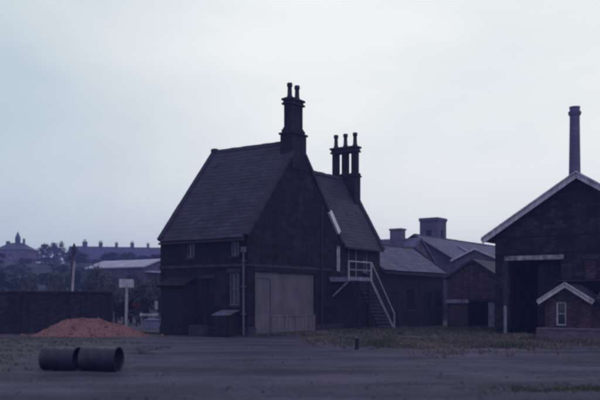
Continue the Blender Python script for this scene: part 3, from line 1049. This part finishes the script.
def terrace(i, X, Y, zb, ze, zr, w, label):
    t = thing('terraced_house', label, 'house', (X, Y, 0), 0, 'terraced houses along the hilltop')
    e_ = MB().wall((0, 0), (w, 0), zb, ze, [(.6, 1.6, zb + .4, zb + 2.4), (2.4, 3.8, zb + .9, zb + 2.3), (.8, 1.9, ze - 1.7, ze - .5), (2.8, 3.9, ze - 1.7, ze - .5)], .12)
    e_.wall((w, 0), (w, 7), zb, ze, apex=(3.5, zr)).wall((0, 7), (0, 0), zb, ze, apex=(3.5, zr)).wall((w, 7), (0, 7), zb, ze)
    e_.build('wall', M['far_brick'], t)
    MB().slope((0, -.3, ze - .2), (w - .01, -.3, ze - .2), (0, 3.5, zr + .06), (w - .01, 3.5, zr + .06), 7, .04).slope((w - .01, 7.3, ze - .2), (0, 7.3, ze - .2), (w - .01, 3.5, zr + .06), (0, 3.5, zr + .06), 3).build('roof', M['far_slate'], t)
    MB().box(.6, 1.6, .08, .12, zb + .4, zb + 2.4).build('door', M['dark_timber'], t)
    for u0, u1, v0, v1 in ((2.4, 3.8, zb + .9, zb + 2.3), (.8, 1.9, ze - 1.7, ze - .5), (2.8, 3.9, ze - 1.7, ze - .5)):
        f_ = MB().box(u0, u1, .02, .1, v0, v0 + .1).box(u0, u1, .02, .1, v1 - .1, v1).box(u0, u0 + .1, .02, .1, v0 + .1, v1 - .1).box(u1 - .1, u1, .02, .1, v0 + .1, v1 - .1).build('window', M['white_paint'], t)
        MB().poly([(u0, .1, v0), (u1, .1, v0), (u1, .1, v1), (u0, .1, v1)]).build('pane', M['glass'], f_)
    s = random.uniform(-.15, .25)
    c_ = MB().bbox(w - .42 - s, w + .42 + s, 3.0, 4.0, zr - .6, zr + 1.0 + s, .02).bbox(w - .5 - s, w + .5 + s, 2.9, 4.1, zr + 1.0 + s, zr + 1.2 + s, .03).build('chimney', M['far_brick'], t)
    for q in (-.25, .22):
        MB().lathe((w + q, 3.5, zr + 1.15 + s), (0, 0, 1), [(0, .15), (.6 + s, .12)], 8).build('chimney_pot', M['pot'], c_)


for i in range(9):
    X = px(66, 250) + i * 4.8
    zr = 18.6 - .085 * i - .1
    terrace(i, X, 250, hz(X + 2, 250) - .6, zr - 3.9, zr, 4.8, terr[i])

vl = thing('hill_villa', 'pinkish villa with hipped roof and spired stair turret on the far hill', 'house', (px(-4, 200), 200, 0))
zb = hz(px(10, 200), 200) - .6
zw, zv = 14.2, 16.0
m = MB().wall((0, 0), (7.9, 0), zb, zw, [(.9, 1.8, zw - 2, zw - .6), (3.0, 3.9, zw - 2, zw - .6), (6, 6.9, zw - 2, zw - .6)], .12).wall((7.9, 0), (7.9, 6), zb, zw).wall((7.9, 6), (0, 6), zb, zw).wall((0, 6), (0, 0), zb, zw)
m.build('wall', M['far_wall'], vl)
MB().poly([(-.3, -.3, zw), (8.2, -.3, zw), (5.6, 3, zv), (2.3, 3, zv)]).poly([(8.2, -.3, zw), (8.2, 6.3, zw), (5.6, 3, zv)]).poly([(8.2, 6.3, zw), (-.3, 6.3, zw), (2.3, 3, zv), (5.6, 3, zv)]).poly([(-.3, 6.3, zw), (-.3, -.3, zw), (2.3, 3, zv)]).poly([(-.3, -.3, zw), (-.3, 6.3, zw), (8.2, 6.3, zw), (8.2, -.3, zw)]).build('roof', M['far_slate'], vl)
for u in (.9, 3.0, 6):
    f_ = MB().box(u, u + .9, .03, .1, zw - 2, zw - 1.9).box(u, u + .9, .03, .1, zw - .7, zw - .6).build('window', M['white_paint'], vl)
    MB().poly([(u, .1, zw - 2), (u + .9, .1, zw - 2), (u + .9, .1, zw - .6), (u, .1, zw - .6)]).build('pane', M['glass'], f_)
MB().box(3.85, 4.85, 2.2, 3.2, zw, 17.2).lathe((4.35, 2.7, 17.2), (0, 0, 1), [(0, .7), (1.5, .04)], 4).build('turret', M['far_slate'], vl)
MB().box(5.6, 6.0, 2.6, 3.1, zw, 17.0).build('chimney', M['far_brick'], vl)
MB().box(1.5, 2.3, 2.6, 3.2, zw, 16.4).build('chimney', M['far_brick'], vl)

# ------------------------------------------------------------------ left foreground wall, heap, signs
YW = 43.0
bw = thing('black_yard_wall', 'long soot-black yard wall with piers behind the red heap', 'wall', (px(112, YW), YW, 0), R(3))
LW, ZW = 20.0, 2.02
m = MB().wall((-LW, 0), (0, 0), -.3, ZW).wall((0, 0), (0, .36), -.3, ZW).wall((0, .36), (-LW, .36), -.3, ZW)
m.build('brickwork', M['soot_brick'], bw)
for k in range(8):
    x = -.25 - k * 2.3
    MB().box(x - .24, x + .24, -.12, -.002, -.3, ZW - .06).build('pier', M['soot_brick'], bw)
cs = MB().bbox(.006, .894, -.06, .42, ZW, ZW + .13, .03).mesh('coping_stone', M['soot_stone'])
for k in range(22):
    link('coping_stone', cs, bw, (-LW + .2 + k * .9, random.uniform(-.015, .015), random.uniform(-.012, .012)))

hp = MB()
hn = 60
HC = (px(84, 39.6), 39.6)


def heap_z(u, v):
    r = math.hypot(u, v)
    a = max(0.0, 1 - r)
    z = 1.2 * (a ** 1.1) * (1 + .3 * mnoise.noise((u * 2.2, v * 2.2, 4)))
    return min(z, .8 + .22 * (z - .8)) + .07 * mnoise.noise((u * 8, v * 8, 2)) * min(1, a * 4) - .06


for j in range(hn + 1):
    for i in range(hn + 1):
        u, v = -1.05 + 2.1 * i / hn, -1.05 + 2.1 * j / hn
        sk = 3.25 if u > 0 else 2.7
        hp.v.append((u * sk, v * 1.75, heap_z(u, v)))
for j in range(hn):
    for i in range(hn):
        hp.f.append((j * (hn + 1) + i, j * (hn + 1) + i + 1, (j + 1) * (hn + 1) + i + 1, (j + 1) * (hn + 1) + i))
ho = thing('rubble_heap', 'spreading heap of reddish ash and brick rubble before the black wall', 'heap', (HC[0], HC[1], 0))
hp.build('mound', M['heap'], ho, True)
lm = MB()
for k in range(520):
    u, v = random.gauss(0, .55), random.gauss(-.3, .5)
    if math.hypot(u, v) > 1.35:
        continue
    s = random.uniform(.015, .04) * (1 + 1.4 * (random.random() < .08))
    c = Vector((u * (3.25 if u > 0 else 2.7), v * 1.75, max(heap_z(u, v), -.02) + s * .3))
    lm.lathe(c, (random.gauss(0, 1), random.gauss(0, 1), random.gauss(0, 1)), [(-s, s * .5), (0, s), (s * .8, s * .55)], 5)
tag(lm.build('rubble_lumps', M['heap'], ho), kind='stuff')

sg = thing('yard_sign', 'pale notice board on a white post behind the red heap', 'sign', (px(126, 50), 50, 0))
zb0, zb1 = pz(287.5, 50), pz(279, 50)
MB().bar((0, 0, -.2), (.06, 0, zb0 + .1), .15, .15, (1, 0, 0)).build('post', M['white_paint'], sg)
MB().box(-.37, .1, -.12, -.08, zb0, zb1).build('board', M['barge'], sg)
MB().box(.115, .5, -.12, -.08, zb0, zb1 - .02).build('board', M['barge'], sg)
MB().box(-.42, .54, -.078, -.05, zb0 + .1, zb0 + .17).box(-.42, .54, -.078, -.05, zb1 - .18, zb1 - .11).build('batten', M['grey_timber'], sg)

sp = thing('signal_post', 'leaning pale signal post with dark lamp head over the black wall', 'signal', (px(71, 72), 72, 0))
ztop = pz(246, 72)
MB().bar((-.1, 0, -.2), (.22, 0, ztop - 1.1), .26, .26, (0, 1, 0)).build('post', M['barge'], sp)
MB().bar((.22, 0, ztop - 1.1), (.28, 0, ztop - .05), .2, .2, (0, 1, 0)).build('post_head', M['iron'], sp)
MB().box(.08, .5, -.3, .25, ztop - .62, ztop - .12).build('lamp_case', M['iron'], sp)
MB().box(.05, .42, -.9, .15, ztop - 1.25, ztop - .95).build('signal_arm', M['iron'], sp)
MB().lathe((.28, 0, ztop - .06), (0, 0, 1), [(0, .12), (.1, .12), (.32, .02)], 8).build('finial', M['iron'], sp)
MB().bar((-.05, -.3, 1), (.16, -.3, ztop - 1.4), .05, .4, (0, 1, 0)).build('ladder', M['iron'], sp)

cb = thing('concrete_block', 'pale concrete block on the ground beside the dark lean-to', 'block', (px(151.5, 51), 51, 0))
MB().bbox(-.4, .4, -.3, .3, -.1, .47, .03).build('body', M['concrete'], cb)
MB().bbox(-.43, .43, -.33, .33, .472, .54, .02).build('cap', M['concrete'], cb)
rf = thing('rail_fence', 'short pale plank rail on posts above the concrete block', 'fence', (px(150, 52.5), 52.5, 0))
MB().box(-.65, .55, -.03, .03, .72, .88).build('rail', M['barge'], rf)
for x in (-.55, .45):
    MB().box(x - .05, x + .05, .032, .13, -.1, .95).build('post', M['grey_timber'], rf)
nb = thing('white_notice', 'small white upright notice beside the black lean-to', 'notice', (px(156.3, 53.5), 53.5, 0))
MB().box(-.1, .1, -.03, .0, pz(309.5, 53.5), pz(301, 53.5)).build('plate', M['white_paint'], nb)
MB().box(-.035, .035, .002, .06, -.1, pz(302, 53.5)).build('stake', M['grey_timber'], nb)

# two drums in the foreground
def drum(name, label, c, ang, r, ln, col):
    t = thing(name, label, 'drum', (c[0], c[1], 0), -ang, 'steel drums lying in the foreground')
    z = r - .03
    prof = [(0, r * .97), (.0, r * 1.0), (.03, r * 1.0), (.035, r * .975), (ln * .32, r * .975), (ln * .34, r * 1.02), (ln * .36, r * 1.02), (ln * .38, r * .975), (ln * .63, r * .975), (ln * .65, r * 1.02), (ln * .67, r * 1.02), (ln * .69, r * .975), (ln - .035, r * .975), (ln - .03, r * 1.0), (ln, r * 1.0), (ln, r * .94), (ln - .05, r * .94), (.04, r * .93)]
    b = MB().lathe((-ln / 2, 0, z), (1, 0, 0), prof, 32, True, True)
    # knocks and dents
    b.v = [(x, y * (1 + .03 * mnoise.noise((x * 3, y * 3, zz * 3))), zz * (1 + .02 * mnoise.noise((x * 4 + 9, y * 3, zz * 3)))) for x, y, zz in b.v]
    o = b.build('shell', M[col], t, True)
    MB().lathe((-ln / 2 + .045, 0, z), (1, 0, 0), [(0, r * .925), (.006, r * .925)], 32).build('bottom', M['drum_rust'], t)
    MB().lathe((ln / 2 - .012, 0, z), (1, 0, 0), [(0, r * .935), (.02, r * .935), (.026, r * .99), (.02, r * 1.03), (.0, r * 1.03), (-.006, r * .99)], 32, False, False).build('rim', M['drum'], t, True)
    return t


drum('oil_drum', 'dark blue drum lying on its side, its end behind the other drum', (px(61.5, 19.7), 19.7), R(14), .285, .86, 'drum')
drum('oil_drum', 'dented drum lying on its side with its dark open end facing out', (px(101, 19.4), 19.4), R(12), .295, .88, 'drum')

stu = thing('timber_stump', 'short dark timber stump in the dry grass before the staircase', 'post', (px(356.5, 28.5), 28.5, 0))
MB().bar((0, 0, -.1), (.02, 0, .36), .13, .13, (0, 1, 0)).build('post', M['dark_timber'], stu)
MB().bar((.0, 0, .36), (.02, 0, .39), .1, .1, (0, 1, 0)).build('cap', M['grey_timber'], stu)
gp = thing('gate_post', 'weathered post standing by the doorway of the big shed', 'post', (px(505, 40.4), 40.4, 0))
MB().bar((0, 0, -.1), (0, 0, 1.35), .12, .12, (0, 1, 0)).build('post', M['grey_timber'], gp)
MB().lathe((0, 0, 1.35), (0, 0, 1), [(0, .085), (.08, .01)], 4).build('cap', M['grey_timber'], gp)

# ------------------------------------------------------------------ trees, hedges, grass
def crown_mesh(seed, rx, rz, n_cl, n_lf, leaf, mat_):
    rd = random.Random(seed)
    m = MB()
    for c in range(n_cl):
        while True:
            p = Vector((rd.uniform(-1, 1), rd.uniform(-1, 1), rd.uniform(-1, 1)))
            if .35 < p.length < 1:
                break
        lump = 1 + .28 * mnoise.noise(p * 2.3 + Vector((seed, 0, 0)))
        ctr = Vector((p.x * rx, p.y * rx, p.z * rz)) * lump
        cr_ = rd.uniform(.16, .34) * rx
        for k in range(n_lf):
            q = ctr + Vector((rd.gauss(0, .5), rd.gauss(0, .5), rd.gauss(0, .42))) * cr_
            a = Vector((rd.gauss(0, 1), rd.gauss(0, 1), rd.gauss(0, .7))).normalized()
            b = a.orthogonal().normalized()
            s = leaf * rd.uniform(.6, 1.3)
            m.poly([q - a * s, q + b * s * .55, q + a * s, q - b * s * .55])
    return m.mesh('crown', M[mat_])


def trunk_mesh(seed, h_, r):
    rd = random.Random(seed)
    m = MB()
    m.lathe((0, 0, -.4), (0, 0, 1), [(0, r * 1.4), (.7, r), (h_ * .5, r * .75), (h_, r * .4)], 8)
    for k in range(6):
        a = rd.uniform(0, 6.28)
        z = h_ * rd.uniform(.45, .9)
        d_ = Vector((math.cos(a), math.sin(a), rd.uniform(.5, 1.1)))
        m.lathe((0, 0, z), d_, [(0, r * .45), (h_ * .55, r * .14)], 6)
    return m.mesh('trunk', M['bark'])


crowns = [crown_mesh(s, 1, z_, 46, 60, .085, mt) for s, z_, mt in ((1, .85, 'leaf'), (2, 1.05, 'leaf_dark'), (3, .75, 'leaf'), (4, 1.2, 'leaf_dark'))]
trunks = [trunk_mesh(s, 1.0, .09) for s in (5, 6)]
TG = 'trees on the wooded hillside'


def tree(x_, Y, ytop, wpx, k, label, base=None, group=TG):
    X = px(x_, Y)
    zb_ = hz(X, Y) if Y > 80 else 0
    if base is not None:
        zb_ = base
    zt_ = pz(ytop, Y)
    r = wpx / 2 / 833 * Y
    t = thing('tree', label, 'tree', (X, Y, zb_), random.uniform(0, 6), group)
    hgt = zt_ - zb_
    cr_ = link('crown', crowns[k % 4], t, (0, 0, hgt * .58))
    cr_.scale = (r, r, hgt * .42 / (.85, 1.05, .75, 1.2)[k % 4])
    tk = link('trunk', trunks[k % 2], t)
    tk.scale = (hgt * .45, hgt * .45, hgt * .6)


tree(56, 235, 241.8, 17, 0, 'big dark round-topped tree left of the hilltop terrace')
tree(45, 215, 243.5, 11, 3, 'slim dark tree between the villa and the big round tree')
tree(34, 220, 249, 16, 0, 'low bushy tree beside the spired villa')
tree(74, 215, 251, 22, 2, 'spreading tree below the first terraced house')
for i in range(34):
    rd = random.Random(100 + i)
    Y = rd.uniform(88, 160)
    tree(-20 + i * 5.6 + rd.uniform(-3, 3), Y, rd.uniform(264, 278), rd.uniform(16, 30), rd.randrange(4), 'dark leafy tree among many on the wooded slope beyond the wall')
for i in range(16):
    rd = random.Random(200 + i)
    Y = rd.uniform(165, 225)
    tree(-12 + i * 11 + rd.uniform(-4, 4), Y, rd.uniform(253, 262), rd.uniform(14, 24), rd.randrange(4), 'hazy tree high on the slope below the hilltop houses')
bushes = 'bushes between the wall and the house'
bl_ = ['dark bush at the right end of the black yard wall', 'bush behind the white sign post', 'tall dark bush below the pale shed, behind the plank rail', 'tallest dark bush, against the corner of the black lean-to', 'low bush left of the sign post in front of the thicket', 'low bush just right of the sign post']
for k_, (x_, Y, yt, w_, k) in enumerate(((116, 62, 286, 22, 1), (131, 64, 284, 24, 0), (146, 63, 282, 26, 3), (158, 66, 280, 22, 2), (124, 58, 300, 22, 3), (140, 60, 298, 20, 1))):
    tree(x_, Y, yt, w_, k, bl_[k_], 0, bushes)
rb = thing('red_shrub', 'small red-leaved shrub in the thicket beside the sign post', 'shrub', (px(136.5, 55), 55, 0))
c_ = link('foliage', crown_mesh(9, .32, .22, 16, 22, .05, 'leaf_red'), rb, (0, 0, 1.35))
link('stem', MB().lathe((0, 0, -.1), (0, 0, 1), [(0, .05), (1.4, .02)], 6).mesh('stem', M['bark']), rb)
link('leaves', crown_mesh(10, .5, .5, 16, 22, .07, 'leaf_dark'), rb, (0, 0, .6))


def blades(name, spots, mat_, hmin, hmax, w, per=9):
    m = MB()
    rd = random.Random(sum(map(ord, name)))
    for x, y, sc in spots:
        z = gz(x, y) - .01
        for k in range(per):
            a = rd.uniform(0, 6.28)
            ln_ = rd.uniform(hmin, hmax) * sc
            bx, by = x + rd.gauss(0, .06), y + rd.gauss(0, .06)
            lx, ly = math.cos(a) * ln_ * rd.uniform(.15, .7), math.sin(a) * ln_ * rd.uniform(.15, .7)
            sx, sy = -math.sin(a) * w, math.cos(a) * w
            m.poly([(bx - sx, by - sy, z), (bx + sx, by + sy, z), (bx + lx * .5 + sx * .6, by + ly * .5 + sy * .6, z + ln_ * .7), (bx + lx, by + ly, z + ln_)])
    o = m.build(name, M[mat_])
    return tag(o, kind='stuff')


rd = random.Random(5)
spots, gspots = [], []
for k in range(9000):
    x = rd.uniform(0.2, 16)
    lo = 31.5 + 1.2 * math.sin(x * .9) + max(0, 4 - x) * 1.0
    y = lo + rd.gauss(.6, 1) * 2.6
    if y > 41:
        continue
    # leave out what stands inside buildings
    ex, ey = (x - KE[0]) * CA - (y - KE[1]) * SA, (x - KE[0]) * SA + (y - KE[1]) * CA
    kx, ky = (x - K[0]) * CA - (y - K[1]) * SA, (x - K[0]) * SA + (y - K[1]) * CA
    dx, dy = (x - KD[0]) * CA - (y - KD[1]) * SA, (x - KD[0]) * SA + (y - KD[1]) * CA
    if (ex > -.1 and ey > -1.05) or (kx < .2 and ky > 0) or dy > 0:
        continue
    c = mnoise.noise((x * .45, y * .45, 0)) + .25
    if rd.random() > .45 + c:
        continue
    (gspots if mnoise.noise((x * .3, y * .3, 7)) > .12 else spots).append((x, y, .5 + max(0, c)))
for k in range(1400):     # along the house walls
    t = rd.uniform(-.2, 13)
    kx, ky = abs(rd.gauss(0, .35)) + .1, t
    x, y = K[0] + kx * CA + ky * SA, K[1] - kx * SA + ky * CA
    (gspots if rd.random() < .6 else spots).append((x, y, .8))
for k in range(700):
    t = rd.uniform(-8, 0)
    kx, ky = t, -abs(rd.gauss(0, .25)) - .1
    x, y = K[0] + kx * CA + ky * SA, K[1] - kx * SA + ky * CA
    gspots.append((x, y, .55))
for k in range(1800):     # rough verge on the left
    x, y = rd.uniform(-14, -4.6), rd.uniform(17, 40)
    if mnoise.noise((x * .5, y * .3, 3)) + .1 * (-x - 8) < -.05:
        continue
    (spots if rd.random() < .5 else gspots).append((x, y, .45))
for k in range(2600):     # middle distance, below the low range and the store
    x, y = rd.uniform(1, 14), rd.uniform(39, 52)
    kx, ky = (x - K[0]) * CA - (y - K[1]) * SA, (x - K[0]) * SA + (y - K[1]) * CA
    dx, dy = (x - KD[0]) * CA - (y - KD[1]) * SA, (x - KD[0]) * SA + (y - KD[1]) * CA
    if kx < .2 or (dx > -.2 and dy > -.1):
        continue
    (gspots if rd.random() < .5 else spots).append((x, y, .9))
for k in range(260):      # thin weeds over the yard
    x, y = rd.uniform(-9, 13), rd.uniform(15, 36)
    if mnoise.noise((x * .4, y * .25, 21)) > .05:
        (spots if rd.random() < .6 else gspots).append((x, y, .28))
blades('dry_grass', spots, 'grass', .05, .20, .013)
for k in range(260):
    x, y = rd.gauss(5.2, .9), rd.gauss(15.2, .35)
    gspots.append((x, y, .35))
blades('green_grass', gspots, 'green_grass', .06, .22, .011)

st_ = MB()
for k in range(3600):
    y = 12 + 26 * rd.random() ** 1.7
    x = rd.uniform(-.40, .40) * y
    if mnoise.noise((x * .6, y * .3, 11)) < -.12:
        continue
    s = rd.uniform(.005, .015) * (1 + 1.6 * (rd.random() < .06))
    st_.lathe((x, y, gz(x, y) + s * .25), (rd.gauss(0, 1), rd.gauss(0, 1), rd.gauss(0, 1)), [(-s * .8, s * .55), (s * .1, s), (s * .8, s * .5)], 5)
tag(st_.build('gravel', M['gravel']), kind='stuff')

# ------------------------------------------------------------------ the air
hm = bpy.data.materials.new('haze')
hm.use_nodes = True
ht = hm.node_tree
ht.nodes.clear()
ho_ = ht.nodes.new('ShaderNodeOutputMaterial')
hv = ht.nodes.new('ShaderNodeVolumePrincipled')
hv.inputs['Color'].default_value = (.27, .31, .95, 1)
hv.inputs['Density'].default_value = .0012
ht.links.new(hv.outputs['Volume'], ho_.inputs['Volume'])
tag(MB().box(-490, 490, -50, 650, -1.5, 30).build('haze', hm), kind='stuff')
